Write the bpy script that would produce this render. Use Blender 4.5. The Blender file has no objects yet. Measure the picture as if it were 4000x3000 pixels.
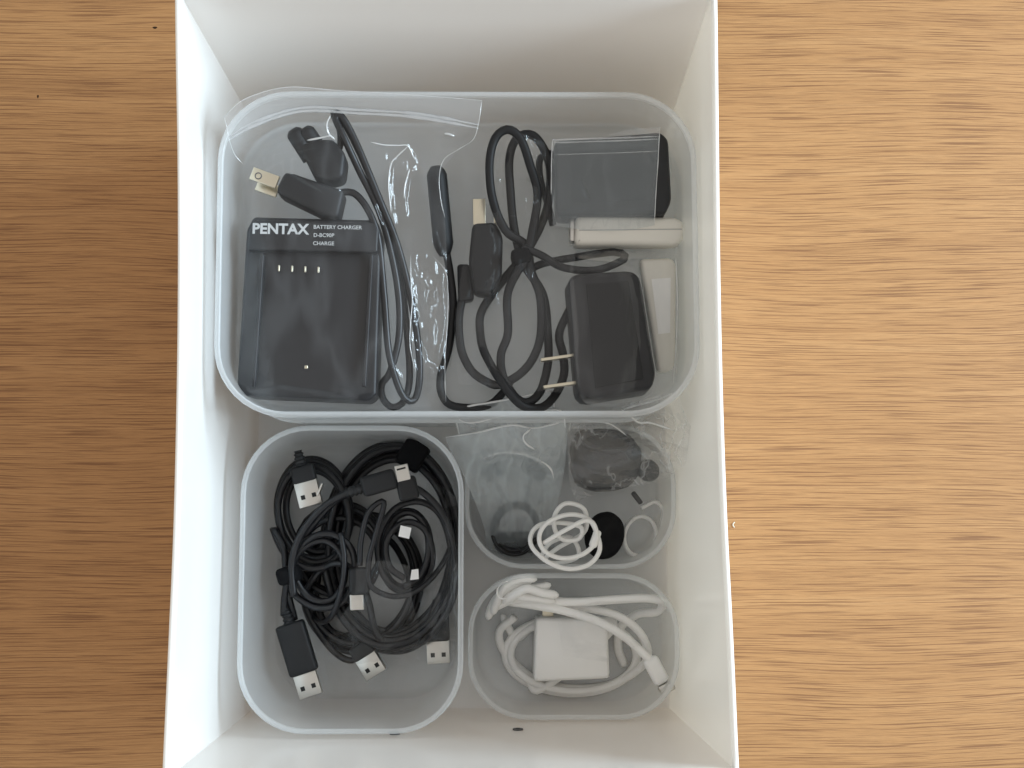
import bpy, bmesh, math, random
import numpy as np
from mathutils import Vector, Matrix

scene = bpy.context.scene
C = scene.collection
random.seed(7)

# ------------------------------------------------------------------ camera
FPX, HC = 5000.0, 718.0                      # focal length in photo pixels, camera height in mm
dn = np.array([(1905 - 2000) / FPX, (1500 - 2010) / FPX, -1.0])
dn /= np.linalg.norm(dn)                     # straight down, in camera axes
r3 = -dn
r1 = np.array([1.0, 0, 0]) - r3[0] * r3
r1 /= np.linalg.norm(r1)
r2 = np.cross(r3, r1)
RW = np.stack([r1, r2, r3])                  # camera -> world
cam = bpy.data.cameras.new('camera')
cam.sensor_width = 36.0
cam.lens = 36.0 * FPX / 4000.0
cam.clip_start, cam.clip_end = 0.02, 50.0
cam_o = bpy.data.objects.new('camera', cam)
M4 = Matrix.Identity(4)
for i in range(3):
    for j in range(3):
        M4[i][j] = float(RW[i][j])
M4[2][3] = HC / 1000
cam_o.matrix_world = M4
C.objects.link(cam_o)
scene.camera = cam_o

# ------------------------------------------------------------------ light
w = bpy.data.worlds.new('World')
scene.world = w
w.use_nodes = True
bg = w.node_tree.nodes['Background']
bg.inputs[0].default_value = (1.0, 0.96, 0.915, 1)
bg.inputs[1].default_value = 0.56


def area(name, loc, target, sx, sy, power, col):
    l = bpy.data.lights.new(name, 'AREA')
    l.shape = 'RECTANGLE'
    l.size, l.size_y = sx, sy
    l.energy = power
    l.color = col
    o = bpy.data.objects.new(name, l)
    o.location = loc
    o.rotation_euler = (Vector(target) - Vector(loc)).to_track_quat('-Z', 'Y').to_euler()
    C.objects.link(o)
    return o


area('window_light', (1.72, 0.27, 0.92), (0, 0, 0.1), 1.1, 0.75, 57, (0.69, 0.865, 1.0))

vs = scene.view_settings
vs.view_transform = 'Standard'
vs.look = 'None'
vs.exposure = 0.20
vs.gamma = 1.0
scene.cycles.use_denoising = True
scene.cycles.transparent_max_bounces = 48
scene.cycles.max_bounces = 12
scene.cycles.diffuse_bounces = 8
scene.cycles.caustics_reflective = False
scene.cycles.caustics_refractive = False

# ------------------------------------------------------------------ pixel -> place (mm)


def P(px, py, z):
    px = np.asarray(px, float)
    py = np.asarray(py, float)
    z = np.asarray(z, float)
    px, py, z = np.broadcast_arrays(px, py, z)
    v = np.stack([(px - 2000) / FPX, (1500 - py) / FPX, -np.ones_like(px)], -1)
    d = v @ RW.T
    t = (z - HC) / d[..., 2]
    out = d * t[..., None]
    out[..., 2] += HC
    return out


# ------------------------------------------------------------------ materials
def new_mat(name):
    m = bpy.data.materials.new(name)
    m.use_nodes = True
    nt = m.node_tree
    nt.nodes.clear()
    out = nt.nodes.new('ShaderNodeOutputMaterial')
    return m, nt, out


def N(nt, kind, **kw):
    n = nt.nodes.new(kind)
    for k, v in kw.items():
        if k in n.inputs:
            n.inputs[k].default_value = v
        else:
            setattr(n, k, v)
    return n


def plastic(name, col, rough=0.45, spec=0.5, metal=0.0, bump=0.0, bscale=900.0, var=0.0, sss=0.0, vscale=120.0):
    m, nt, out = new_mat(name)
    b = N(nt, 'ShaderNodeBsdfPrincipled')
    b.inputs['Base Color'].default_value = (*col, 1)
    b.inputs['Roughness'].default_value = rough
    b.inputs['Metallic'].default_value = metal
    b.inputs['Specular IOR Level'].default_value = spec
    tc = N(nt, 'ShaderNodeTexCoord')
    if var > 0:
        n = N(nt, 'ShaderNodeTexNoise', Scale=vscale, Detail=4.0)
        nt.links.new(tc.outputs['Object'], n.inputs['Vector'])
        mx = N(nt, 'ShaderNodeMix', data_type='RGBA')
        mx.inputs[6].default_value = tuple(c * (1 - var) for c in col) + (1,)
        mx.inputs[7].default_value = tuple(min(1, c * (1 + var)) for c in col) + (1,)
        nt.links.new(n.outputs[0], mx.inputs[0])
        nt.links.new(mx.outputs[2], b.inputs['Base Color'])
        rr = N(nt, 'ShaderNodeMapRange')
        rr.inputs['To Min'].default_value = max(0.02, rough - 0.1)
        rr.inputs['To Max'].default_value = rough + 0.1
        nt.links.new(n.outputs[0], rr.inputs['Value'])
        nt.links.new(rr.outputs[0], b.inputs['Roughness'])
    if bump > 0:
        n2 = N(nt, 'ShaderNodeTexNoise', Scale=bscale, Detail=3.0)
        nt.links.new(tc.outputs['Object'], n2.inputs['Vector'])
        bp = N(nt, 'ShaderNodeBump', Strength=bump, Distance=0.0003)
        nt.links.new(n2.outputs[0], bp.inputs['Height'])
        nt.links.new(bp.outputs[0], b.inputs['Normal'])
    nt.links.new(b.outputs[0], out.inputs[0])
    return m


def clear_mat(name, solid, col, gloss_rough, f0, f1, tint=(1, 1, 1), bump=0.0, bscale=60.0, trans=0.5, streak=0.0, sscale=30.0, srot=0.3, swidth=0.014):
    """thin clear or frosted plastic: part clear, part milky, glossy towards grazing"""
    m, nt, out = new_mat(name)
    tr = N(nt, 'ShaderNodeBsdfTransparent', Color=(*tint, 1))
    df = N(nt, 'ShaderNodeBsdfDiffuse', Color=(*col, 1))
    tl = N(nt, 'ShaderNodeBsdfTranslucent', Color=(*col, 1))
    gl = N(nt, 'ShaderNodeBsdfGlossy', Color=(1, 1, 1, 1), Roughness=gloss_rough)
    milk = N(nt, 'ShaderNodeMixShader', Fac=trans)
    nt.links.new(df.outputs[0], milk.inputs[1])
    nt.links.new(tl.outputs[0], milk.inputs[2])
    body = N(nt, 'ShaderNodeMixShader', Fac=solid)
    nt.links.new(tr.outputs[0], body.inputs[1])
    nt.links.new(milk.outputs[0], body.inputs[2])
    if streak > 0:                       # pale streaks painted in for the film's glints and soft reflections
        tc = N(nt, 'ShaderNodeTexCoord')
        wn = N(nt, 'ShaderNodeTexNoise', Scale=sscale * 0.6, Detail=2.0)
        nt.links.new(tc.outputs['Object'], wn.inputs['Vector'])
        mv = N(nt, 'ShaderNodeMix', data_type='VECTOR')
        mv.inputs[0].default_value = 0.012
        nt.links.new(tc.outputs['Object'], mv.inputs[4])
        nt.links.new(wn.outputs['Color'], mv.inputs[5])
        sn = N(nt, 'ShaderNodeTexNoise', Scale=sscale, Detail=3.0, Roughness=0.6)
        mp = N(nt, 'ShaderNodeMapping')
        mp.inputs['Scale'].default_value = (1.0, 0.35, 0.35)
        mp.inputs['Rotation'].default_value = (0, 0, srot)
        nt.links.new(mv.outputs[1], mp.inputs['Vector'])
        nt.links.new(mp.outputs[0], sn.inputs['Vector'])
        sb = N(nt, 'ShaderNodeMath', operation='SUBTRACT')
        nt.links.new(sn.outputs[0], sb.inputs[0])
        sb.inputs[1].default_value = 0.5
        ab = N(nt, 'ShaderNodeMath', operation='ABSOLUTE')
        nt.links.new(sb.outputs[0], ab.inputs[0])
        sr = N(nt, 'ShaderNodeMapRange')
        sr.inputs['From Min'].default_value = 0.0
        sr.inputs['From Max'].default_value = swidth
        sr.inputs['To Min'].default_value = solid + streak
        sr.inputs['To Max'].default_value = solid
        nt.links.new(ab.outputs[0], sr.inputs['Value'])
        nt.links.new(sr.outputs[0], body.inputs[0])
    lw = N(nt, 'ShaderNodeLayerWeight', Blend=0.5)
    pw = N(nt, 'ShaderNodeMath', operation='POWER')
    pw.inputs[1].default_value = 3.0
    nt.links.new(lw.outputs['Facing'], pw.inputs[0])
    mr = N(nt, 'ShaderNodeMapRange')
    mr.inputs['To Min'].default_value = f0
    mr.inputs['To Max'].default_value = f1
    nt.links.new(pw.outputs[0], mr.inputs['Value'])
    fin = N(nt, 'ShaderNodeMixShader')
    nt.links.new(mr.outputs[0], fin.inputs[0])
    nt.links.new(body.outputs[0], fin.inputs[1])
    nt.links.new(gl.outputs[0], fin.inputs[2])
    if bump > 0:
        tc = N(nt, 'ShaderNodeTexCoord')
        n2 = N(nt, 'ShaderNodeTexNoise', Scale=bscale, Detail=5.0)
        nt.links.new(tc.outputs['Object'], n2.inputs['Vector'])
        bp = N(nt, 'ShaderNodeBump', Strength=bump, Distance=0.001)
        nt.links.new(n2.outputs[0], bp.inputs['Height'])
        nt.links.new(bp.outputs[0], gl.inputs['Normal'])
        nt.links.new(bp.outputs[0], lw.inputs['Normal'])
    nt.links.new(fin.outputs[0], out.inputs[0])
    return m


def wood_mat():
    m, nt, out = new_mat('oak_veneer')
    L = nt.links.new
    tc = N(nt, 'ShaderNodeTexCoord')
    sep = N(nt, 'ShaderNodeSeparateXYZ')
    L(tc.outputs['Object'], sep.inputs[0])

    def vec(sx, sy, off=0.0, yin=None):
        cx = N(nt, 'ShaderNodeMath', operation='MULTIPLY')
        L(sep.outputs[0], cx.inputs[0])
        cx.inputs[1].default_value = sx
        cy = N(nt, 'ShaderNodeMath', operation='MULTIPLY')
        L(yin if yin is not None else sep.outputs[1], cy.inputs[0])
        cy.inputs[1].default_value = sy
        cb = N(nt, 'ShaderNodeCombineXYZ')
        L(cx.outputs[0], cb.inputs[0])
        L(cy.outputs[0], cb.inputs[1])
        cb.inputs[2].default_value = off
        return cb.outputs[0]

    def noise(v, detail=3.0, rough=0.55):
        n = N(nt, 'ShaderNodeTexNoise', Scale=1.0, Detail=detail, Roughness=rough)
        L(v, n.inputs['Vector'])
        return n.outputs[0]

    def rng(v, a, b, c, d):
        r = N(nt, 'ShaderNodeMapRange')
        r.inputs['From Min'].default_value = a
        r.inputs['From Max'].default_value = b
        r.inputs['To Min'].default_value = c
        r.inputs['To Max'].default_value = d
        L(v, r.inputs['Value'])
        return r.outputs[0]
    # wavy grain: bend y with a slow noise
    wv = noise(vec(4.0, 7.0, 3.1), 1.0)
    off = rng(wv, 0, 1, -0.010, 0.010)
    ya = N(nt, 'ShaderNodeMath', operation='ADD')
    L(sep.outputs[1], ya.inputs[0])
    L(off, ya.inputs[1])
    y = ya.outputs[0]
    broad = noise(vec(2.2, 80.0, 0.0, y), 4.0)
    fine = noise(vec(6.0, 900.0, 5.0, y), 4.0, 0.6)
    grain = noise(vec(120.0, 2400.0, 9.0, y), 2.0)
    pore = noise(vec(20.0, 1250.0, 13.0, y), 1.0, 0.4)
    pore2 = noise(vec(28.0, 2000.0, 21.0, y), 1.0, 0.4)
    mixv = N(nt, 'ShaderNodeMath', operation='MULTIPLY_ADD')
    L(fine, mixv.inputs[0])
    mixv.inputs[1].default_value = 0.55
    L(rng(broad, 0.25, 0.75, 0.10, 0.36), mixv.inputs[2])
    ramp = N(nt, 'ShaderNodeValToRGB')
    ramp.color_ramp.elements[0].position = 0.15
    ramp.color_ramp.elements[0].color = (0.28, 0.132, 0.050, 1)
    ramp.color_ramp.elements[1].position = 0.85
    ramp.color_ramp.elements[1].color = (0.55, 0.305, 0.132, 1)
    e = ramp.color_ramp.elements.new(0.5)
    e.color = (0.45, 0.232, 0.092, 1)
    L(mixv.outputs[0], ramp.inputs[0])
    # pores: short dark dashes
    pm = N(nt, 'ShaderNodeMath', operation='MAXIMUM')
    L(rng(pore, 0.56, 0.66, 0, 0.72), pm.inputs[0])
    L(rng(pore2, 0.57, 0.68, 0, 0.55), pm.inputs[1])
    pd = N(nt, 'ShaderNodeMix', data_type='RGBA')
    L(pm.outputs[0], pd.inputs[0])
    L(ramp.outputs[0], pd.inputs[6])
    pd.inputs[7].default_value = (0.185, 0.078, 0.032, 1)
    gm = N(nt, 'ShaderNodeMix', data_type='RGBA', blend_type='MULTIPLY')
    gm.inputs[0].default_value = 1.0
    L(pd.outputs[2], gm.inputs[6])
    gv = rng(grain, 0.3, 0.7, 0.90, 1.08)
    cb = N(nt, 'ShaderNodeCombineColor')
    for k in range(3):
        L(gv, cb.inputs[k])
    L(cb.outputs[0], gm.inputs[7])
    b = N(nt, 'ShaderNodeBsdfPrincipled', Roughness=0.55)
    b.inputs['Specular IOR Level'].default_value = 0.3
    L(gm.outputs[2], b.inputs['Base Color'])
    bp = N(nt, 'ShaderNodeBump', Strength=0.35, Distance=0.0004)
    inv = N(nt, 'ShaderNodeMath', operation='SUBTRACT')
    inv.inputs[0].default_value = 1.0
    L(pm.outputs[0], inv.inputs[1])
    L(inv.outputs[0], bp.inputs['Height'])
    L(bp.outputs[0], b.inputs['Normal'])
    L(b.outputs[0], out.inputs[0])
    return m


def bin_mat():
    m, nt, out = new_mat('white_bin_plastic')
    b = N(nt, 'ShaderNodeBsdfPrincipled', Roughness=0.19)
    b.inputs['Base Color'].default_value = (0.93, 0.93, 0.925, 1)
    tl = N(nt, 'ShaderNodeBsdfTranslucent', Color=(1.0, 0.93, 0.82, 1))
    mx = N(nt, 'ShaderNodeMixShader', Fac=0.26)
    nt.links.new(b.outputs[0], mx.inputs[1])
    nt.links.new(tl.outputs[0], mx.inputs[2])
    nt.links.new(mx.outputs[0], out.inputs[0])
    return m


MT = {
    'wood': wood_mat(),
    'bin': bin_mat(),
    'frost': clear_mat('frosted_box_plastic', 0.24, (0.955, 0.97, 0.98), 0.28, 0.03, 0.35, (0.985, 0.992, 0.996)),
    'frost_rim': clear_mat('frosted_rim_plastic', 0.46, (0.95, 0.97, 0.98), 0.30, 0.04, 0.30, (0.98, 0.99, 0.99)),
    'film': clear_mat('clear_bag_film', 0.004, (0.86, 0.88, 0.90), 0.10, 0.026, 0.75, bump=0.06, bscale=60, streak=0.06, sscale=24, srot=0.7, swidth=0.07),
    'film_milky': clear_mat('milky_bag_film', 0.24, (0.74, 0.84, 0.89), 0.12, 0.05, 0.7, bump=0.08, bscale=90, streak=0.06, sscale=40, srot=0.2),
    'film_haze': clear_mat('crinkled_bag_film', 0.11, (0.93, 0.94, 0.94), 0.09, 0.08, 0.75, bump=0.1, bscale=90, streak=0.26, swidth=0.022, sscale=60, srot=1.25),
    'film_flap': clear_mat('cloudy_bag_film', 0.30, (0.85, 0.92, 0.95), 0.12, 0.05, 0.7, bump=0.08, bscale=90, streak=0.12, sscale=34, srot=0.2, swidth=0.04),
    'film_band': clear_mat('bag_lip_film', 0.16, (0.82, 0.86, 0.90), 0.14, 0.07, 0.6, bump=0.2, bscale=140),
    'seal': clear_mat('press_seal_film', 0.30, (0.90, 0.93, 0.95), 0.15, 0.12, 0.6),
    'fold_glint': clear_mat('film_edge_glint', 0.97, (0.95, 0.96, 0.96), 0.15, 0.25, 0.8),  # near-opaque white: shine of folds and edges painted into the film
    'black': plastic('black_pvc', (0.008, 0.008, 0.010), 0.38, 0.5, bump=0.08, bscale=1500),
    'black_soft': plastic('black_rubber', (0.012, 0.012, 0.013), 0.55, 0.4, bump=0.03, bscale=1800),
    'black_case': plastic('black_abs_case', (0.012, 0.012, 0.014), 0.48, 0.5, bump=0.08, bscale=3500),
    'strap': plastic('black_hook_strap', (0.008, 0.008, 0.009), 0.9, 0.15, bump=0.8, bscale=2500),
    'foam': plastic('black_foam', (0.014, 0.014, 0.015), 0.95, 0.1, bump=1.0, bscale=1600),
    'white': plastic('white_cable_plastic', (0.88, 0.87, 0.85), 0.42, 0.5, bump=0.06),
    'white_case': plastic('white_case_plastic', (0.90, 0.89, 0.87), 0.32, 0.5, bump=0.05),
    'cream': plastic('cream_plastic', (0.76, 0.73, 0.66), 0.35, 0.5, bump=0.05),
    'steel': plastic('plated_steel', (0.62, 0.60, 0.56), 0.30, 0.5, metal=1.0, bump=0.05),
    'brass': plastic('nickel_blade', (0.72, 0.66, 0.52), 0.28, 0.5, metal=1.0),
    'hole': plastic('dark_recess', (0.03, 0.03, 0.03), 0.8, 0.2),
    'ink': plastic('pale_grey_print', (0.55, 0.56, 0.56), 0.6, 0.3),
    'grey_line': plastic('grey_print', (0.45, 0.44, 0.42), 0.5, 0.3),
    'grey': plastic('dark_grey_insulator', (0.10, 0.10, 0.10), 0.5, 0.4),
    'fibre': plastic('pale_fibre', (0.75, 0.70, 0.58), 0.7, 0.3),
    'speck': plastic('dark_speck', (0.04, 0.02, 0.01), 0.8, 0.2),
}

# ------------------------------------------------------------------ builders (all in mm)


def root(name, label, cat, loc, group=None):
    o = bpy.data.objects.new(name, None)
    o.empty_display_size = 0.01
    o.location = (loc[0] / 1000, loc[1] / 1000, loc[2] / 1000)
    o['label'] = label
    o['category'] = cat
    if group:
        o['group'] = group
    C.objects.link(o)
    return o


def world_of(o):
    v = Vector((0, 0, 0))
    while o is not None:
        v = v + o.location
        o = o.parent
    return np.array(v) * 1000


def mesh(name, verts, faces, mat, parent=None, smooth=True, label=None, cat=None):
    verts = np.asarray(verts, float)
    off = world_of(parent) if parent is not None else np.zeros(3)
    me = bpy.data.meshes.new(name)
    me.from_pydata([tuple(v) for v in (verts - off) / 1000], [], [tuple(int(i) for i in f) for f in faces])
    me.materials.append(MT[mat])
    if smooth:
        me.polygons.foreach_set('use_smooth', [True] * len(me.polygons))
    me.update()
    o = bpy.data.objects.new(name, me)
    C.objects.link(o)
    if parent is not None:
        o.parent = parent
    if label:
        o['label'] = label
    if cat:
        o['category'] = cat
    return o


def loops(ls, cap0=True, cap1=True):
    """faces joining equal-length closed loops"""
    n = len(ls[0])
    V = np.concatenate(ls)
    F = []
    for k in range(len(ls) - 1):
        a, b = k * n, (k + 1) * n
        for i in range(n):
            j = (i + 1) % n
            F.append((a + i, a + j, b + j, b + i))
    if cap0:
        F.append(tuple(range(n - 1, -1, -1)))
    if cap1:
        m = (len(ls) - 1) * n
        F.append(tuple(range(m, m + n)))
    return V, F


def catmull(pts, n, closed=False):
    p = np.asarray(pts, float)
    if closed:
        p = np.concatenate([p[-1:], p, p[:2]])
    else:
        p = np.concatenate([2 * p[:1] - p[1:2], p, 2 * p[-1:] - p[-2:-1]])
    segs = len(p) - 3
    d = np.linalg.norm(np.diff(p[1:-1], axis=0)[:, :2], axis=1) + 1e-6
    cum = np.concatenate([[0], np.cumsum(d)])
    t = np.linspace(0, cum[-1], n, endpoint=not closed)
    s = np.clip(np.searchsorted(cum, t, side='right') - 1, 0, segs - 1)
    f = ((t - cum[s]) / d[s])[:, None]
    a, b, c, e = p[s], p[s + 1], p[s + 2], p[s + 3]
    return 0.5 * (2 * b + (c - a) * f + (2 * a - 5 * b + 4 * c - e) * f ** 2 + (3 * b - a - 3 * c + e) * f ** 3)


def tube_geo(pts, r, sides=10, closed=False):
    p = np.asarray(pts, float)
    n = len(p)
    if closed:
        tg = np.roll(p, -1, 0) - np.roll(p, 1, 0)
    else:
        tg = np.gradient(p, axis=0)
    tg /= np.linalg.norm(tg, axis=1)[:, None] + 1e-9
    up = np.array([0, 0, 1.0])
    nrm = up - (tg @ up)[:, None] * tg
    bad = np.linalg.norm(nrm, axis=1) < 0.15
    nrm[bad] = np.cross(tg[bad], [1.0, 0, 0])
    nrm /= np.linalg.norm(nrm, axis=1)[:, None]
    bn = np.cross(tg, nrm)
    rr = np.broadcast_to(np.asarray(r, float), (n,))
    a = np.arange(sides) / sides * 2 * math.pi
    V = (p[:, None] + rr[:, None, None] * (np.cos(a)[None, :, None] * nrm[:, None] + np.sin(a)[None, :, None] * bn[:, None])).reshape(-1, 3)
    F = []
    m = n if closed else n - 1
    for i in range(m):
        i2 = (i + 1) % n
        for k in range(sides):
            k2 = (k + 1) % sides
            F.append((i * sides + k, i * sides + k2, i2 * sides + k2, i2 * sides + k))
    if not closed:
        F.append(tuple(range(sides - 1, -1, -1)))
        F.append(tuple(range((n - 1) * sides, n * sides)))
    return V, F


def cable(name, pxz, r, mat, parent, step=2.2, sides=10, closed=False, round_ends=False):
    """pxz: (px, py, z) along the cable"""
    p = np.asarray(pxz, float)
    ln = np.linalg.norm(np.diff(p[:, :2], axis=0), axis=1).sum() / 8.0
    q = catmull(p, max(12, int(ln / step)), closed)
    wpts = P(q[:, 0], q[:, 1], q[:, 2])
    rr = np.full(len(wpts), float(r))
    if round_ends:
        for k, s in enumerate((0.3, 0.8)):
            rr[k] *= s
            rr[-1 - k] *= s
    V, F = tube_geo(wpts, rr, sides, closed)
    return mesh(name, V, F, mat, parent)


def line3(name, pxz, r, mat, parent, sides=6):
    p = np.asarray(pxz, float)
    ln = np.linalg.norm(np.diff(p[:, :2], axis=0), axis=1).sum() / 8.0
    q = catmull(p, max(14, int(ln / 1.2)))
    t = np.linspace(0, 1, len(q))
    wob = 0.65 + 0.7 * vnoise(t * ln * 0.22 + p[0, 0], np.full(len(q), p[0, 1] * 0.37))
    rr = r * wob * np.clip(np.minimum(t, 1 - t) * 7 + 0.25, 0, 1)
    V, F = tube_geo(P(q[:, 0], q[:, 1], q[:, 2]), rr, sides)
    return mesh(name, V, F, mat, parent)


def coil(cx, cy, rx, ry, turns, z0, z1, ph=0.0, jit=0.06, rot=0.0, seed=0, drift=(0, 0)):
    rnd = random.Random(seed)
    pts = []
    n = int(turns * 14)
    k1 = [rnd.uniform(-1, 1) for _ in range(6)]
    for i in range(n + 1):
        t = i / 14.0
        a = ph + t * 2 * math.pi
        s = 1 + jit * (k1[0] * math.sin(1.31 * t + k1[1] * 3) + k1[2] * math.sin(0.47 * t * 6.28 + k1[3] * 3))
        x, y = rx * s * math.cos(a), ry * s * math.sin(a)
        x, y = x * math.cos(rot) - y * math.sin(rot), x * math.sin(rot) + y * math.cos(rot)
        f = i / n
        z = z0 + (z1 - z0) * f + 1.2 * math.sin(2.3 * a + k1[4] * 3)
        pts.append((cx + x + drift[0] * f, cy + y + drift[1] * f, z))
    return pts


def box_obj(name, size, bev, mat, parent, center, rotz=0.0, tilt=(0, 0), segs=3, smooth=True, label=None):
    """bevelled box, size and centre in mm"""
    bm = bmesh.new()
    bmesh.ops.create_cube(bm, size=1.0)
    bmesh.ops.scale(bm, vec=size, verts=bm.verts)
    if bev > 0:
        bmesh.ops.bevel(bm, geom=list(bm.edges), offset=bev, segments=segs, affect='EDGES', profile=0.5)
    R = Matrix.Rotation(rotz, 4, 'Z') @ Matrix.Rotation(tilt[0], 4, 'X') @ Matrix.Rotation(tilt[1], 4, 'Y')
    bm.transform(Matrix.Translation(center) @ R)
    V = np.array([v.co[:] for v in bm.verts])
    bm.verts.index_update()
    F = [[v.index for v in f.verts] for f in bm.faces]
    bm.free()
    o = mesh(name, V, F, mat, parent, smooth, label)
    if smooth:
        try:
            o.data.set_sharp_from_angle(angle=math.radians(40))
        except Exception:
            pass
    return o


def prism(name, pxpoly, z0, z1, mat, parent, bev=1.5, grow=0.0, label=None):
    """solid whose TOP outline is given in pixels at z1; rounded top edge"""
    q = P([p[0] for p in pxpoly], [p[1] for p in pxpoly], z1)[:, :2]
    area2 = sum(q[i][0] * q[(i + 1) % len(q)][1] - q[(i + 1) % len(q)][0] * q[i][1] for i in range(len(q)))
    if area2 < 0:
        q = q[::-1]
    bm = bmesh.new()
    cen = q.mean(0)
    vb = [bm.verts.new((*(cen + (p - cen) * (1 + grow)), z0)) for p in q]
    vt = [bm.verts.new((*p, z1)) for p in q]
    n = len(q)
    bm.faces.new(vb[::-1])
    bm.faces.new(vt)
    for i in range(n):
        bm.faces.new((vb[i], vb[(i + 1) % n], vt[(i + 1) % n], vt[i]))
    if bev > 0:
        bmesh.ops.bevel(bm, geom=list(bm.edges), offset=bev, segments=3, affect='EDGES', profile=0.5)
    bm.verts.index_update()
    V = np.array([v.co[:] for v in bm.verts])
    F = [[v.index for v in f.verts] for f in bm.faces]
    bm.free()
    o = mesh(name, V, F, mat, parent, True, label)
    try:
        o.data.set_sharp_from_angle(angle=math.radians(40))
    except Exception:
        pass
    return o


# value noise for film wrinkles
_rs = np.random.RandomState(11)
_LAT = _rs.rand(256, 256)


def vnoise(x, y):
    xi, yi = np.floor(x).astype(int), np.floor(y).astype(int)
    fx, fy = x - xi, y - yi
    fx, fy = fx * fx * (3 - 2 * fx), fy * fy * (3 - 2 * fy)
    g = lambda a, b: _LAT[a % 256, b % 256]
    return (g(xi, yi) * (1 - fx) + g(xi + 1, yi) * fx) * (1 - fy) + (g(xi, yi + 1) * (1 - fx) + g(xi + 1, yi + 1) * fx) * fy


def ridged(x, y, oct=3):
    s, a = 0, 1.0
    for k in range(oct):
        s = s + a * (1 - np.abs(2 * vnoise(x * 2 ** k + 17 * k, y * 2 ** k + 5 * k) - 1))
        a *= 0.5
    return s


def seg_dist(px, py, line):
    d = np.full(px.shape, 1e9)
    tt = np.zeros(px.shape)
    tot = sum(math.dist(line[i], line[i + 1]) for i in range(len(line) - 1))
    run = 0
    for i in range(len(line) - 1):
        ax, ay = line[i]
        bx, by = line[i + 1]
        L2 = (bx - ax) ** 2 + (by - ay) ** 2 + 1e-6
        t = np.clip(((px - ax) * (bx - ax) + (py - ay) * (by - ay)) / L2, 0, 1)
        dd = np.hypot(px - ax - t * (bx - ax), py - ay - t * (by - ay))
        m = dd < d
        d = np.where(m, dd, d)
        tt = np.where(m, (run + t * math.sqrt(L2)) / tot, tt)
        run += math.sqrt(L2)
    return d, tt


def film(name, rows, nu, nv, mat, parent, amp=0.6, freq=(0.012, 0.006), creases=(), seed=0, patches=(), warp=60):
    """sheet lofted through rows of (px, py, z); ridged wrinkles and folds push it up"""
    R = np.stack([catmull(r, nu) for r in rows])
    out = np.zeros((nv, nu, 3))
    d = [0] + list(np.cumsum([np.linalg.norm((R[i + 1] - R[i])[:, :2], axis=1).mean() for i in range(len(R) - 1)]))
    t = np.linspace(0, d[-1], nv)
    Rp = np.concatenate([2 * R[:1] - R[1:2], R, 2 * R[-1:] - R[-2:-1]])
    for k, tv in enumerate(t):
        s = min(max(np.searchsorted(d, tv, side='right') - 1, 0), len(R) - 2)
        f = (tv - d[s]) / (d[s + 1] - d[s] + 1e-9)
        a, b, c, e = Rp[s], Rp[s + 1], Rp[s + 2], Rp[s + 3]
        out[k] = 0.5 * (2 * b + (c - a) * f + (2 * a - 5 * b + 4 * c - e) * f ** 2 + (3 * b - a - 3 * c + e) * f ** 3)
    px, py, z = out[..., 0], out[..., 1], out[..., 2]
    sx = px + warp * (vnoise(px * 0.006 + seed, py * 0.006) - 0.5) * 2
    sy = py + warp * (vnoise(px * 0.006 + 40, py * 0.006 + seed) - 0.5) * 2
    rid = ridged(sx * freq[0] + seed * 3.3, sy * freq[1] + seed * 1.7)
    z = z + amp * (rid - 0.9)
    for line, h, wd in creases:
        h = (0.052 if 1590 < line[0][0] < 1750 and line[0][1] > 900 else 0.078) * wd     # flanks of about 30 degrees, whatever the width
        dd, tt = seg_dist(px, py, line)
        z = z + h * np.clip(1 - dd / wd, 0, 1) * np.clip(np.minimum(tt, 1 - tt) * 6 + 0.15, 0, 1)
    for cx, cy, rx, ry, am in patches:      # crumpled spots: small flat facets at random tilts
        wgt = np.clip(1.3 - np.hypot((px - cx) / rx, (py - cy) / ry), 0, 1)
        fx, fy = px * 0.026 + seed, py * 0.013
        cell = np.abs(vnoise(fx, fy) - 0.5) * 2 + 0.5 * np.abs(vnoise(fx * 2.1 + 9, fy * 2.3) - 0.5) * 2
        z = z + am * wgt * cell
    W = P(px, py, z).reshape(-1, 3)
    F = []
    for k in range(nv - 1):
        for i in range(nu - 1):
            a = k * nu + i
            F.append((a, a + 1, a + nu + 1, a + nu))
    return mesh(name, W, F, mat, parent)


def text_mesh(name, body, px, py, z, height_mm, mat, parent, bold=0.0, stretch=1.0, rot=0.0):
    cu = bpy.data.curves.new(name, 'FONT')
    cu.body = body
    cu.size = height_mm / 0.72 / 1000
    cu.offset = bold / 1000
    cu.extrude = 0.00005
    cu.resolution_u = 3
    tmp = bpy.data.objects.new(name + '_tmp', cu)
    C.objects.link(tmp)
    dg = bpy.context.evaluated_depsgraph_get()
    me = bpy.data.meshes.new_from_object(tmp.evaluated_get(dg))
    bpy.data.objects.remove(tmp)
    bpy.data.curves.remove(cu)
    p = P(px, py, z)
    Mx = Matrix.Translation(p / 1000 - world_of(parent) / 1000) @ Matrix.Rotation(rot, 4, 'Z') @ Matrix.Diagonal((stretch, 1, 1, 1))
    me.transform(Mx)
    me.materials.clear()
    me.materials.append(MT[mat])
    o = bpy.data.objects.new(name, me)
    o.parent = parent
    C.objects.link(o)
    return o


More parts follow.
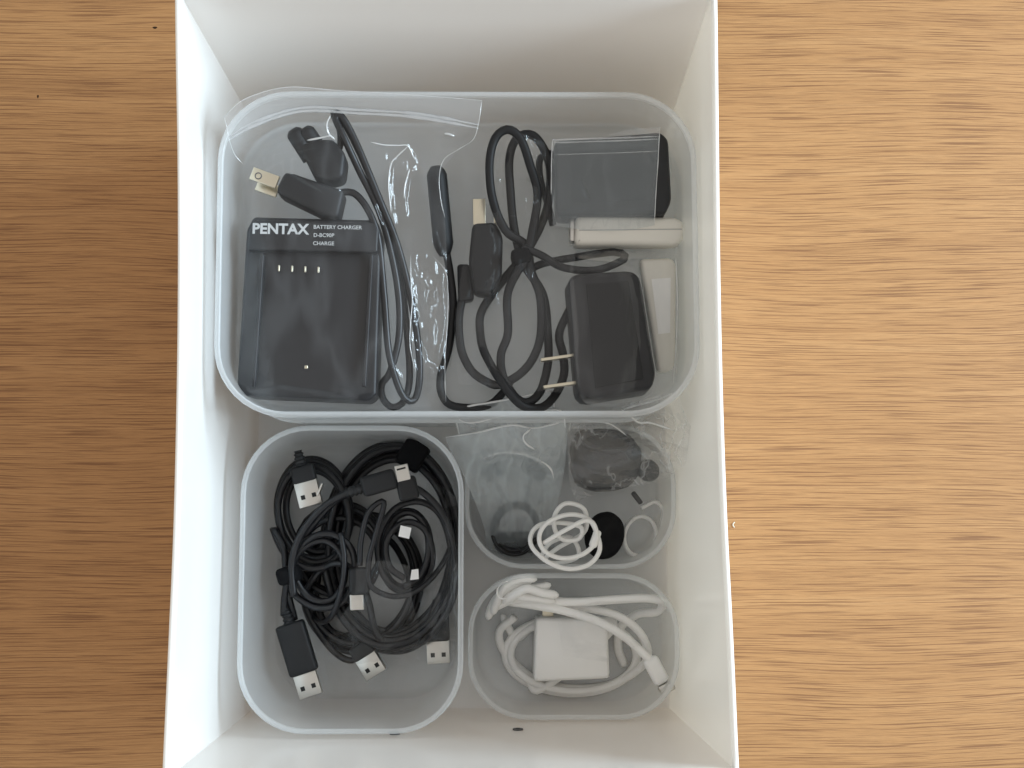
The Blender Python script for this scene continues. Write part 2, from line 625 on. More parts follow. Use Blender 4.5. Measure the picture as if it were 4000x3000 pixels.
def rrect(cx, cy, w_, h_, r, z, rot=0.0, per=10):
    pts = []
    r = min(r, w_ / 2 - 0.1, h_ / 2 - 0.1)
    for qx, qy, a0 in ((1, 1, 0), (-1, 1, 90), (-1, -1, 180), (1, -1, 270)):
        for k in range(per + 1):
            a = math.radians(a0 + 90 * k / per)
            pts.append((qx * (w_ / 2 - r) + r * math.cos(a), qy * (h_ / 2 - r) + r * math.sin(a)))
    # keep long sides from being one face
    P2 = []
    n = len(pts)
    for i in range(n):
        a, b = pts[i], pts[(i + 1) % n]
        P2.append(a)
        L = math.dist(a, b)
        if L > 12:
            m = int(L / 8)
            for k in range(1, m):
                P2.append((a[0] + (b[0] - a[0]) * k / m, a[1] + (b[1] - a[1]) * k / m))
    q = np.array(P2)
    c, s = math.cos(rot), math.sin(rot)
    return np.column_stack([cx + q[:, 0] * c - q[:, 1] * s, cy + q[:, 0] * s + q[:, 1] * c, np.full(len(q), float(z))])


# ================================================================== TABLE
tb = bmesh.new()
bmesh.ops.create_cube(tb, size=1.0)
bmesh.ops.scale(tb, vec=(1.7, 1.3, 0.03), verts=tb.verts)
bmesh.ops.translate(tb, vec=(0, 0.05, -0.015), verts=tb.verts)
bmesh.ops.bevel(tb, geom=list(tb.edges), offset=0.002, segments=2, affect='EDGES')
tme = bpy.data.meshes.new('table')
tb.to_mesh(tme)
tb.free()
tme.materials.append(MT['wood'])
table = bpy.data.objects.new('table', tme)
table['kind'] = 'structure'
table['label'] = 'oak veneer table top with fine horizontal grain'
C.objects.link(table)

# ================================================================== WHITE BIN
ZR, ZF = 165.0, 2.5
left = [(680, -48), (684, 250), (691, 700), (690, 1300), (676, 2000), (655, 2500), (632, 3000), (629, 3066)]
right = [(2804, -48), (2811, 600), (2815, 1000), (2825, 1500), (2842, 2000), (2867, 2500), (2889, 3000), (2891, 3026)]
NS = 24


def edge(pts, n):
    q = catmull([(a, b, ZR) for a, b in pts], n + 1)
    return P(q[:, 0], q[:, 1], q[:, 2])


eL, eR = edge(left, NS), edge(right, NS)
side_pts = [eL, np.linspace(eL[-1], eR[-1], NS + 1), eR[::-1], np.linspace(eR[0], eL[0], NS + 1)]
fr, fl, fn, ff = 100.3, -128.5, -106.2, 212.0
corn = [(fl, ff), (fl, fn), (fr, fn), (fr, ff)]
rim_out, flo = [], []
for k in range(4):
    a, b = np.array(corn[k]), np.array(corn[(k + 1) % 4])
    for i in range(NS):
        rim_out.append(side_pts[k][i])
        t = i / NS
        flo.append(a + (b - a) * t)
rim_out, flo = np.array(rim_out), np.array(flo)
cen = rim_out[:, :2].mean(0)


def inset(xy, dmm):
    """move a loop inwards along its own normals (mitred corners)"""
    n = len(xy)
    nx = np.roll(xy, -1, 0) - xy
    pv = xy - np.roll(xy, 1, 0)
    def nor(v):
        v = v / (np.linalg.norm(v, axis=1)[:, None] + 1e-9)
        return np.column_stack([-v[:, 1], v[:, 0]])
    a, b = nor(nx), nor(pv)
    m = a + b
    m /= (m * a).sum(1)[:, None] + 1e-9
    if ((cen - xy) * m).sum() < 0:
        m = -m
    return xy + m * dmm


def lp(xy, z):
    return np.column_stack([xy, np.full(len(xy), float(z))])


ro = rim_out[:, :2]
ri = inset(ro, 2.6)


def wall_in(z):
    f = (z - ZF) / (ZR - ZF)
    return flo + (ri - flo) * f


bin_root = root('storage_bin', 'white rectangular plastic bin open at the top on the wood', 'bin', (*cen, 0))
L_ = [lp(inset(flo, -2.0), 0.0), lp(wall_in(150) + (ro - ri) * 0.75, 150.0)]
V, F = loops([lp(inset(flo, 6), 0.05)] + [lp(inset(flo, -1.0), 0.05), lp(inset(flo, -2.4), 1.5), lp(inset(wall_in(152), -2.3), 152.0)], True, False)
inner = [lp(wall_in(ZR - 3), ZR - 3), lp(wall_in(120), 120), lp(wall_in(80), 80), lp(wall_in(40), 40), lp(wall_in(7), 7), lp(inset(wall_in(4), 0.8), 3.6), lp(inset(flo, 2.6), ZF)]
V2, F2 = loops(inner, False, True)
n0 = len(V)
allV = np.concatenate([V, V2])
allF = F + [tuple(i + n0 for i in f) for f in F2]
bo = mesh('bin_body', allV, allF, 'bin', bin_root, True)
bo.data.set_sharp_from_angle(angle=math.radians(35))
rimL = [lp(inset(wall_in(152), -2.3), 152.0), lp(inset(ro, -0.2), 153.0), lp(inset(ro, 0.0), ZR - 1.4), lp(inset(ro, 0.35), ZR - 0.4),
        lp(inset(ro, 0.9), ZR), lp(inset(ro, 1.8), ZR), lp(inset(ro, 2.35), ZR - 0.5), lp(wall_in(ZR - 3), ZR - 3)]
V, F = loops(rimL, False, False)
rm = mesh('rim', V, F, 'bin', bin_root, True)
# the two small dark plugs low in the near wall
for (px, py) in ((1542, 2866), (2023, 2853)):
    zz = 62.0
    fy = (zz - ZF) / (ZR - ZF)
    yw = flo[NS + 8][1] + (ri[NS + 8][1] - flo[NS + 8][1]) * fy
    # walk z until the pixel meets the near wall
    best = None
    for z in np.linspace(5, 150, 300):
        p = P(px, py, z)
        f = (z - ZF) / (ZR - ZF)
        yw = fn + (ri[NS + 12][1] - fn) * f
        if best is None or abs(p[1] - yw) < best[0]:
            best = (abs(p[1] - yw), p, yw)
    p = best[1]
    th = np.linspace(0, 2 * math.pi, 17)[:-1]
    a0 = np.column_stack([p[0] + 2.6 * np.cos(th), np.full(16, best[2] + 0.9), p[2] + 2.6 * np.sin(th)])
    a1 = a0.copy(); a1[:, 1] -= 2.0
    a2 = a0.copy(); a2[:, 0] = p[0] + 1.5 * np.cos(th); a2[:, 2] = p[2] + 1.5 * np.sin(th)
    a3 = a2.copy(); a3[:, 1] -= 0.7
    V, F = loops([a1, a0, a2, a3], True, True)
    mesh('vent_plug', V, F, 'grey', bin_root, False)


# ================================================================== FROSTED BOXES
def organizer(label, x0, x1, y0, y1, zbase, h, rad, rot=0.0, group=None):
    """pixel extents of the rim's outer edge at its own height"""
    zt = zbase + h
    xm, ym = (x0 + x1) / 2, (y0 + y1) / 2
    Wd = P(x1, ym, zt)[0] - P(x0, ym, zt)[0]
    Hd = P(xm, y0, zt)[1] - P(xm, y1, zt)[1]
    cx = (P(x1, ym, zt)[0] + P(x0, ym, zt)[0]) / 2
    cy = (P(xm, y0, zt)[1] + P(xm, y1, zt)[1]) / 2
    return organizer_mm(label, cx, cy, Wd, Hd, zbase, h, rad, rot)


def organizer_mm(label, cx, cy, Wd, Hd, zbase, h, rad, rot=0.0):
    zt = zbase + h
    dr = h * 0.040
    t = 1.7
    o = root('organizer_box', label, 'box', (cx, cy, zbase))
    g = lambda d, z, rr: rrect(cx, cy, Wd - 2 * d, Hd - 2 * d, max(rr - d, 3), z, rot)
    zs = zt - 4.5
    f = lambda z: dr * (1 - (z - zbase) / h)
    out_l = [g(dr + 5, zbase, rad), g(dr + 1.2, zbase + 0.7, rad), g(dr, zbase + 4, rad), g(f(zbase + h * .5), zbase + h * .5, rad), g(f(zs) + 0.1, zs, rad)]
    in_l = [g(f(zs) + t, zs, rad), g(f(zbase + h * .5) + t, zbase + h * .5, rad), g(dr + t, zbase + 6, rad), g(dr + t + 1.8, zbase + 2.4, rad), g(dr + t + 6, zbase + 1.6, rad)]
    V, F = loops(out_l, True, False)
    V2, F2 = loops(in_l, False, True)
    n = len(V)
    mesh('wall', np.concatenate([V, V2]), F + [tuple(i + n for i in q) for q in F2], 'frost', o)
    V, F = loops([g(f(zs) + 0.1, zs, rad), g(0, zs + 0.5, rad), g(0, zt - 0.5, rad), g(0.4, zt, rad), g(t + .4, zt, rad), g(t + .8, zt - 0.5, rad), g(f(zs) + t, zs, rad)], False, False)
    mesh('rim', V, F, 'frost_rim', o)
    return o, (cx, cy, Wd, Hd)


big, bg_ = organizer('wide frosted box of chargers and cords stacked on another wide box', 843, 2728, 357, 1627, 88.0, 45.0, 33.0, 0.004)
organizer_mm('wide frosted box standing under the box of chargers', bg_[0], bg_[1], bg_[2], bg_[3] - 1, 2.6, 84.6, 33.0, 0.004)
organizer('tall narrow frosted box full of tangled black cables', 932, 1810, 1662, 2868, 2.6, 85.4, 33.0)
organizer('low frosted box holding earphones in clear bags', 1815, 2641, 1656, 2222, 2.6, 44.4, 31.0, -0.003)
organizer('low frosted box holding white cables and a white charger', 1828, 2655, 2240, 2812, 2.6, 44.4, 31.0, -0.003)
fbx0 = 4.4
FB = 90.2      # floor of the upper wide box

# ================================================================== UPPER BOX, LEFT BAG: camera battery charger
c0 = P(1200, 1200, FB)
ch = root('battery_charger', 'black camera battery charger with white lettering inside the clear zip bag', 'charger', c0)
prism('base', [(990, 846), (1470, 858), (1490, 900), (1470, 1540), (1440, 1566), (950, 1545), (925, 1500), (963, 895)], FB, FB + 22, 'black_case', ch, 1.6)
prism('terminal_block', [(1000, 858), (1462, 868), (1478, 900), (1474, 985), (966, 975), (972, 900)], FB + 20, FB + 27, 'black_case', ch, 1.0)
for a, b in (((1026, 992), (991, 1510)), ((1453, 992), (1424, 1510))):
    prism('rail', [(a[0] - 9, a[1]), (a[0] + 5, a[1]), (b[0] + 5, b[1]), (b[0] - 9, b[1])], FB + 21, FB + 25, 'black_case', ch, 0.5)
for k in range(4):
    pp = P(1090 + 51.3 * k, 1048 + 2 * k, FB + 23)
    box_obj('contact_pin', (0.9, 3.0, 1.2), 0.3, 'brass', ch, tuple(pp), 0.0)
text_mesh('lettering', 'PENTAX', 984, 911, FB + 27.08, 5.0, 'ink', ch, bold=0.22, stretch=1.02, rot=-0.012)
text_mesh('lettering', 'BATTERY CHARGER', 1224, 893, FB + 27.08, 1.85, 'ink', ch, bold=0.03, rot=-0.012)
text_mesh('lettering', 'D-BC90P', 1224, 925, FB + 27.08, 1.85, 'ink', ch, bold=0.03, rot=-0.012)
text_mesh('lettering', 'CHARGE', 1222, 957, FB + 27.08, 1.85, 'ink', ch, bold=0.03, rot=-0.012)
pp = P(1196, 1434, FB + 22.3)
box_obj('indicator_lamp', (1.6, 1.6, 0.8), 0.3, 'brass', ch, tuple(pp))

# power cord of that charger
pc = root('mains_cable', 'folded black power cord with a flat blade plug beside the camera charger', 'cord', P(1500, 1000, FB))
zz = FB + 22
strand = [(1290, 640, zz + 4), (1330, 560, zz + 4), (1322, 480, zz + 5), (1300, 448, zz + 5), (1318, 440, zz + 5), (1352, 490, zz + 5), (1420, 630, zz + 2), (1500, 830, zz - 6), (1560, 1050, zz - 10), (1590, 1300, zz - 12),
          (1600, 1480, zz - 13), (1575, 1570, zz - 14), (1530, 1590, zz - 14), (1495, 1555, zz - 13), (1492, 1500, zz - 12), (1525, 1450, zz - 10), (1560, 1300, zz - 8),
          (1550, 1100, zz - 6), (1490, 850, zz - 3), (1400, 660, zz + 2), (1345, 540, zz + 7), (1310, 462, zz + 8), (1332, 452, zz + 8), (1385, 545, zz + 5), (1475, 760, zz),
          (1560, 980, zz - 5), (1620, 1250, zz - 8), (1640, 1450, zz - 10), (1620, 1560, zz - 12), (1570, 1540, zz - 8), (1520, 1380, zz - 6), (1500, 1150, zz - 4), (1470, 900, zz), (1390, 760, zz + 2), (1290, 760, zz + 2)]
cable('cord', strand, 1.75, 'black', pc)
plug = prism('plug', [(1112, 668), (1150, 680), (1345, 742), (1320, 850), (1255, 838), (1085, 756), (1078, 735)], FB + 14, FB + 29, 'black_soft', pc, 2.0)
bl = P(1034, 695, FB + 24)
ang = math.radians(-20)
blade = box_obj('blade', (13.5, 6.2, 1.4), 0.35, 'brass', plug, tuple(bl), ang)
hp = P(1009, 687, FB + 24.75)
V, F = tube_geo(np.column_stack([hp[0] + 1.5 * np.cos(np.linspace(0, 6.283, 21)[:-1]), hp[1] + 1.5 * np.sin(np.linspace(0, 6.283, 21)[:-1]), np.full(20, hp[2])]), 0.28, 6, True)
mesh('blade_hole', V, F, 'grey', blade)
bl2 = P(1045, 735, FB + 15)
box_obj('blade', (11, 6.0, 1.4), 0.35, 'brass', plug, tuple(bl2), ang)
con = prism('connector', [(1160, 560), (1232, 545), (1300, 540), (1350, 600), (1340, 690), (1290, 705), (1225, 690)], FB + 16, FB + 33, 'black_soft', pc, 2.2)
for (a, b) in (((1142, 505), (1215, 620)), ((1186, 500), (1262, 610))):
    pa, pb = P(a[0], a[1], FB + 31), P(b[0], b[1], FB + 27)
    q = np.linspace(pa, pb, 14)
    rr = np.full(14, 4.3); rr[0] = 2.2; rr[1] = 3.7
    V, F = tube_geo(q, rr, 14)
    mesh('socket_barrel', V, F, 'black_soft', con)

# its zip bag
ZB = FB + 31
zbag = root('zip_bag', 'clear zip bag with a bent press seal around the camera charger', 'bag', P(1300, 1000, FB))
rows = [
    [(893, 535, 137), (1000, 475, 138), (1180, 422, 136), (1400, 430, 136), (1600, 442, 136), (1750, 465, 135), (1868, 488, 134)],
    [(915, 600, 128), (1050, 560, 128), (1200, 535, 131), (1400, 535, 131), (1560, 560, 125), (1680, 590, 122), (1792, 583, 120)],
    [(948, 660, 124), (1050, 655, 124), (1200, 640, 127), (1400, 640, 126), (1540, 650, 122), (1640, 660, 119), (1718, 690, 116)],
    [(935, 880, 117), (1050, 860, 121), (1200, 850, 123), (1400, 850, 122), (1540, 850, 119), (1640, 850, 117), (1738, 850, 112.5)],
    [(930, 1150, 114), (1050, 1150, 118.5), (1200, 1150, 118.5), (1400, 1150, 118.5), (1540, 1150, 117), (1640, 1150, 115.5), (1748, 1130, 111)],
    [(922, 1450, 113), (1050, 1450, 118), (1200, 1450, 118), (1400, 1450, 118), (1540, 1450, 115), (1640, 1440, 113), (1738, 1430, 109)],
    [(935, 1545, 108), (1060, 1580, 112), (1300, 1592, 110), (1450, 1596, 106), (1560, 1597, 104), (1660, 1590, 102), (1740, 1575, 98)],
]
cr = [([(1290, 452), (1272, 500), (1305, 545)], 3.2, 18), ([(1180, 560), (1290, 530), (1330, 560)], 2.4, 14), ([(1445, 560), (1510, 570), (1592, 572), (1618, 632)], 3.0, 16),
      ([(1560, 600), (1522, 640), (1518, 720), (1530, 820), (1545, 900)], 4.2, 17), ([(1622, 640), (1590, 700), (1580, 780), (1588, 860)], 3.0, 14),
      ([(1610, 1000), (1605, 1110), (1612, 1200), (1602, 1330), (1622, 1460), (1640, 1560)], 6.5, 24), ([(1730, 1040), (1728, 1130), (1738, 1250), (1712, 1390), (1730, 1480)], 4.0, 18),
      ([(1605, 1030), (1660, 1130), (1640, 1200)], 3.0, 18), ([(1610, 1340), (1660, 1410), (1700, 1480)], 4.5, 26), ([(1660, 1440), (1690, 1430), (1690, 1460)], 2.5, 14),
      ([(1000, 600), (1100, 560), (1230, 520)], 1.6, 14), ([(960, 650), (1150, 590), (1280, 560)], 1.6, 14), ([(1010, 690), (1100, 640), (1300, 600)], 1.8, 16), ([(1150, 680), (1260, 740), (1330, 750)], 2.0, 16),
      ([(1300, 735), (1310, 745), (1330, 740)], 2.0, 12), ([(1390, 700), (1460, 800), (1500, 900)], 2.4, 14), ([(1700, 520), (1760, 530), (1785, 535)], 2.5, 12), ([(930, 1535), (1100, 1500), (1300, 1530), (1480, 1590)], 2.4, 22),
      ([(1500, 1390), (1560, 1470), (1600, 1580)], 2.4, 14), ([(1650, 1580), (1690, 1500), (1700, 1480)], 3.0, 14), ([(1640, 1590), (1700, 1540), (1735, 1560)], 2.5, 14), ([(960, 1545), (1050, 1560), (1075, 1590)], 1.4, 10)]
film('front_film', rows, 200, 280, 'film', zbag, 0.45, (0.010, 0.005), cr, 3, patches=[(1668, 1260, 80, 320, 1.25), (1690, 1500, 70, 110, 1.4), (1570, 640, 80, 120, 1.1), (1285, 520, 70, 60, 1.2), (1130, 640, 160, 60, 0.8), (1560, 950, 60, 160, 0.9)])
lip = [[(875, 455, 139), (960, 385, 141), (1120, 341, 140), (1300, 352, 139), (1500, 364, 138), (1700, 378, 137), (1882, 392, 136)],
       [(884, 500, 138.5), (980, 430, 140), (1150, 382, 139), (1350, 388, 138), (1550, 400, 138), (1730, 420, 137), (1876, 440, 136)],
       [(893, 535, 137), (1000, 475, 138), (1180, 422, 136), (1400, 430, 136), (1600, 442, 136), (1750, 465, 135), (1868, 488, 134)]]
film('mouth_flap', lip, 130, 36, 'film_band', zbag, 0.5, (0.004, 0.05), (), 9, warp=15)
for dy in (0, 13):
    line3('press_seal', [(a, b + dy, c + 0.7) for a, b, c in rows[0]], 0.75, 'seal', zbag)
line3('mouth_edge', [(a, b, c + 0.1) for a, b, c in lip[0]], 0.16, 'fold_glint', zbag)
line3('side_edge', [(1882, 392, 136), (1876, 440, 136), (1868, 488, 134), (1848, 545, 128), (1792, 583, 120), (1735, 622, 116), (1716, 690, 113), (1722, 780, 110), (1738, 850, 108)], 0.17, 'fold_glint', zbag)
line3('side_edge', [(875, 455, 139), (887, 500, 138), (893, 535, 137), (915, 600, 128), (948, 640, 124)], 0.16, 'fold_glint', zbag)
line3('side_edge', [(1690, 1000, 106), (1740, 1060, 105), (1750, 1150, 104), (1745, 1300, 104), (1738, 1430, 103), (1742, 1570, 99)], 0.14, 'fold_glint', zbag)

for pl, r_ in (([(1290, 452, 136), (1277, 485, 135), (1283, 520, 133), (1308, 545, 132)], 0.42), ([(1200, 548, 131), (1245, 540, 132), (1290, 530, 133)], 0.42),
               ([(1448, 555, 131), (1500, 566, 130), (1555, 568, 128), (1594, 571, 127), (1618, 622, 124)], 0.28),
               ([(1594, 571, 127), (1552, 610, 125), (1528, 640, 124), (1518, 720, 122), (1528, 830, 121)], 0.36), ([(1600, 660, 122), (1583, 720, 121), (1578, 775, 120)], 0.3),
               ([(1735, 522, 129), (1755, 524, 129), (1775, 532, 128)], 0.45), ([(1604, 1000, 118), (1606, 1110, 118), (1610, 1180, 117), (1601, 1330, 117), (1618, 1440, 116)], 0.22)):
    line3('fold_glint', pl, r_, 'fold_glint', zbag)  # thin white tubes added as painted highlights along the creases

# ================================================================== UPPER BOX, MIDDLE: adapter cord and connectors
zc = FB + 6
ac = root('adapter_cord', 'thick black adapter cord looped twice and gathered in the middle', 'cord', P(2030, 1000, FB))
gx = lambda dx, dy, z: (2035 + dx, 1000 + dy, z)
cable('cord', [(1822, 1110, zc - 2), (1800, 1190, zc), (1792, 1250, zc + 2), (1794, 1311, zc + 2), (1807, 1384, zc + 2), (1846, 1453, zc + 2), (1903, 1492, zc + 2), (1950, 1503, zc + 3), (2026, 1465, zc + 6), (2080, 1403, zc + 7), (2112, 1307, zc + 8), (2110, 1160, zc + 9), gx(40, 60, zc + 10),
               gx(20, -40, zc + 10), (1975, 900, zc + 12), (1925, 780, zc + 14), (1912, 640, zc + 18), (1935, 540, zc + 20), (1985, 506, zc + 21), (2035, 545, zc + 20), (2072, 650, zc + 17), (2100, 760, zc + 14), (2080, 900, zc + 12), gx(20, 0, zc + 14),
               gx(-50, 140, zc + 8), (1984, 1300, zc + 7), (1957, 1384, zc + 7), (1965, 1470, zc + 8), (2011, 1549, zc + 9), (2060, 1572, zc + 9), (2110, 1530, zc + 6), (2140, 1422, zc + 4), (2140, 1307, zc + 4), (2120, 1150, zc + 5), gx(10, 30, zc + 6),
               (2010, 900, zc + 8), (1995, 760, zc + 9), (1990, 620, zc + 12), (2020, 540, zc + 14), (2080, 528, zc + 14), (2128, 590, zc + 12), (2150, 680, zc + 10), (2135, 820, zc + 8), gx(30, -30, zc + 5), gx(-90, 120, zc), (1880, 1220, zc), (1876, 1300, zc), (1888, 1365, zc + 6), (1922, 1434, zc + 7), (1961, 1495, zc + 12), (2011, 1560, zc + 14), (2055, 1590, zc + 13), (2120, 1590, zc + 8), (2172, 1538, zc + 4), (2203, 1461, zc + 1), (2199, 1384, zc), (2185, 1300, zc), (2240, 1180, zc)], 2.15, 'black_soft', ac)
cable('cord_wrap', [(2040, 965, zc + 16), (2120, 1000, zc + 14), (2200, 1045, zc + 10), (2330, 1055, zc + 10), (2440, 1010, zc + 9), (2400, 985, zc + 7), (2250, 1005, zc + 5), (2120, 1030, zc + 5), (2060, 1060, zc + 6)], 1.9, 'black_soft', ac)
tp = P(2035, 1005, zc + 12)
box_obj('tie', (9.5, 7.0, 13), 2.0, 'strap', ac, tuple(tp), 0.2)

pc2 = root('plug_cord', 'black cord end with a long rounded connector beside the charger bag', 'connector', P(1700, 900, FB))
pts = np.array([P(1702, y, FB + 12 - (y - 640) * 0.012) + np.array([(y - 640) * 0.012, 0, 0]) for y in np.linspace(650, 1000, 22)])
rr = np.full(22, 5.0); rr[0] = 2.6; rr[1] = 4.2; rr[-3:] = (4.4, 3.6, 2.4)
V, F = tube_geo(pts, rr, 16)
mesh('connector', V, F, 'black_soft', pc2)
cable('cord', [(1745, 990, FB + 8), (1760, 1080, FB + 6), (1770, 1200, FB + 4), (1755, 1350, FB + 3), (1720, 1480, FB + 3), (1735, 1560, FB + 3), (1790, 1590, FB + 3), (1900, 1585, FB + 3), (1960, 1540, FB + 2.5), (2000, 1480, FB + 2.5)], 2.0, 'black_soft', pc2)
prism('plug', [(1785, 1030), (1835, 1030), (1852, 1080), (1850, 1170), (1790, 1180)], FB + 0.5, FB + 9, 'black_soft', pc2, 1.6)

ap = root('wall_plug', 'black two-blade wall plug lying between the looped cord and charger bag', 'plug', P(1890, 980, FB))
prism('body', [(1845, 870), (1935, 865), (1965, 920), (1960, 1080), (1920, 1150), (1850, 1140), (1830, 1020)], FB + 0.5, FB + 17, 'black_soft', ap, 2.4)
for dx in (0, 62):
    bp_ = P(1872 + dx, 828, FB + 8)
    box_obj('blade', (1.5 if dx else 6.2, 13, 6.2 if dx else 1.5), 0.3, 'brass', ap, tuple(bp_), 0.02)

k9 = root('usb_cable', 'slack black cable lying lowest under the other coils', 'cable', P(1400, 2300, fbx0))
cable('cord', coil(1400, 2260, 210, 250, 4.4, 8, 20, 0.9, 0.12, 0.3, 29, (30, 30)), 1.8, 'black', k9)
cable('cord', [(1330, 2260, 10), (1240, 2200, 14)] + coil(1330, 2120, 160, 165, 3.0, 22, 32, 2.9, 0.08, 0.6, 33, (-10, 80)), 1.7, 'black', k9)

# ================================================================== UPPER BOX, RIGHT
d1 = root('power_adapter', 'dark flat adapter under the small zip bag with two seal lines', 'adapter', P(2380, 700, FB))
prism('body', [(2165, 548), (2580, 512), (2612, 540), (2625, 780), (2600, 838), (2175, 842)], FB + 0.3, FB + 20, 'black_case', d1, 2.5)
cable('cord', [(2180, 620, FB + 10), (2150, 600, FB + 10), (2110, 620, FB + 7), (2110, 700, FB + 4), (2140, 800, FB + 3), (2160, 880, FB + 3)], 1.8, 'black_soft', d1)

prism('label_plate', [(2230, 590), (2510, 572), (2520, 780), (2236, 792)], FB + 19.8, FB + 20.2, 'black_soft', d1, 0.0)
b2 = root('zip_bag', 'small clear zip bag with two seal lines over the dark adapter', 'bag', P(2360, 700, FB))
rows = [[(2400, 520, 121), (2460, 506, 122), (2520, 500, 123), (2578, 497, 123)], [(2160, 545, 119), (2300, 540, 120), (2440, 535, 121), (2574, 530, 121)], [(2156, 640, 114), (2300, 640, 114), (2440, 640, 114), (2570, 640, 114)],
        [(2155, 760, 113), (2300, 760, 114), (2440, 760, 114), (2562, 760, 114)], [(2160, 880, 108), (2300, 900, 107), (2440, 900, 107), (2556, 880, 106)]]
film('film', rows[1:], 90, 90, 'film_milky', b2, 0.7, (0.006, 0.02), [([(2265, 700), (2300, 780)], 1.6, 12), ([(2530, 600), (2548, 640)], 1.6, 12)], 21)
film('flap', [[(2380, 524, 122), (2450, 508, 122.5), (2520, 500, 123), (2578, 497, 123)], [(2380, 534, 121), (2450, 533, 121), (2520, 531, 121), (2575, 529, 121)]], 40, 12, 'film_band', b2, 0.2, (0.01, 0.03), (), 22)
for dy, rr_ in ((0, 0.45), (11, 0.4), (58, 0.18)):
    line3('press_seal', [(2158, 547 + dy, 120 - dy * .05), (2300, 542 + dy, 120.5 - dy * .05), (2440, 538 + dy, 121.5 - dy * .05), (2574, 532 + dy, 121.5 - dy * .05)], rr_, 'seal', b2)
line3('side_edge', [(2578, 497, 123), (2574, 560, 120), (2570, 640, 115), (2562, 760, 115), (2556, 880, 107)], 0.2, 'fold_glint', b2)
line3('side_edge', [(2158, 545, 119), (2154, 640, 115), (2153, 760, 114)], 0.2, 'fold_glint', b2)

wd = root('white_stick', 'white rounded bar lying below the dark flat adapter', 'dongle', P(2460, 900, FB))
prism('body', [(2248, 842), (2268, 836), (2640, 846), (2672, 862), (2680, 900), (2668, 940), (2640, 956), (2262, 958), (2242, 950)], FB + 4, FB + 16, 'cream', wd, 2.6)
prism('end_cap', [(2226, 852), (2246, 848), (2244, 944), (2226, 940)], FB + 6, FB + 14, 'steel', wd, 0.6)

prism('seam', [(2262, 897), (2664, 893), (2664, 897), (2262, 901)], FB + 15.9, FB + 16.15, 'grey_line', wd, 0.0)
wa = root('white_adapter', 'pale flat adapter lying beside the right wall of the wide box', 'adapter', P(2590, 1200, FB))
prism('body', [(2500, 1010), (2625, 1006), (2642, 1030), (2640, 1420), (2620, 1450), (2570, 1450)], FB + 0.4, FB + 9, 'cream', wa, 2.0)

prism('label_plate', [(2545, 1090), (2620, 1085), (2618, 1300), (2572, 1305)], FB + 8.9, FB + 9.15, 'white', wa, 0.0)
aa = root('ac_adapter', 'black block adapter with two flat blades pointing away from the wall', 'adapter', P(2390, 1300, FB))
prism('body', [(2220, 1090), (2250, 1068), (2460, 1056), (2492, 1070), (2505, 1100), (2563, 1460), (2545, 1520), (2300, 1560), (2270, 1550), (2256, 1520)], FB + 1, FB + 27, 'black_case', aa, 2.6, 0.03)
prism('face_panel', [(2290, 1110), (2455, 1098), (2515, 1480), (2325, 1515)], FB + 26.6, FB + 27.5, 'black_soft', aa, 0.3)
for (xa, ya), (xb, yb) in (((2112, 1408), (2252, 1388)), ((2122, 1514), (2262, 1494))):
    a, b = P(xa, ya, FB + 18), P(xb, yb, FB + 18)
    m_ = (a + b) / 2
    bo_ = box_obj('blade', (np.linalg.norm(b - a), 1.5, 6.2), 0.3, 'brass', aa, tuple(m_), math.atan2(b[1] - a[1], b[0] - a[0]))

rb = root('clear_bag', 'loose crinkled clear bag over the block adapter and looped cord', 'bag', P(2250, 1100, FB))
rows = [[(1905, 560, 108), (2020, 520, 117), (2130, 560, 112)], [(1880, 760, 106), (2020, 740, 112), (2150, 760, 108)], [(1830, 930, 110), (2040, 930, 116), (2240, 960, 112)], [(1790, 1150, 104), (2040, 1130, 114), (2240, 1080, 120)], [(1780, 1350, 100), (2030, 1330, 110), (2260, 1300, 117)], [(1790, 1500, 98), (2030, 1520, 110), (2260, 1540, 116)]]
film('film', rows, 120, 150, 'film', rb, 1.5, (0.013, 0.008), [([(2065, 560), (2085, 620), (2100, 700), (2090, 780)], 3.0, 14), ([(2040, 700), (2105, 740), (2070, 800)], 3.0, 16), ([(2040, 1000), (2075, 1060), (2070, 1110)], 3.5, 13), ([(2035, 1000), (2060, 1120)], 3.0, 12), ([(1935, 1075), (1900, 1120)], 3.5, 15), ([(1935, 1080), (1925, 1130), (1960, 1260)], 3.0, 12), ([(1905, 1160), (1945, 1250)], 2.5, 10)], 31, patches=[(2060, 760, 70, 130, 1.2), (2060, 1070, 60, 90, 1.2), (1925, 1150, 60, 130, 1.1)])
rows = [[(2240, 985, 108), (2400, 980, 108), (2560, 985, 104), (2650, 1000, 100)], [(2225, 1080, 119), (2400, 1065, 119.5), (2540, 1070, 112), (2648, 1080, 101)], [(2240, 1300, 119), (2400, 1300, 119.5), (2560, 1300, 114), (2648, 1300, 101)], [(2262, 1530, 118), (2400, 1540, 119), (2560, 1510, 112), (2645, 1480, 100)], [(2300, 1585, 105), (2430, 1590, 106), (2560, 1560, 103), (2630, 1520, 99)]]
film('film', rows, 110, 130, 'film', rb, 0.9, (0.01, 0.006), [([(2500, 1060), (2520, 1200), (2560, 1450)], 2.0, 16), ([(2250, 1010), (2400, 1030), (2520, 1060)], 2.0, 14)], 33)
line3('fold_glint', [(2640, 1010, 103), (2645, 1150, 103), (2642, 1330, 103), (2630, 1500, 101)], 0.3, 'fold_glint', rb)

# ================================================================== CABLE BOX


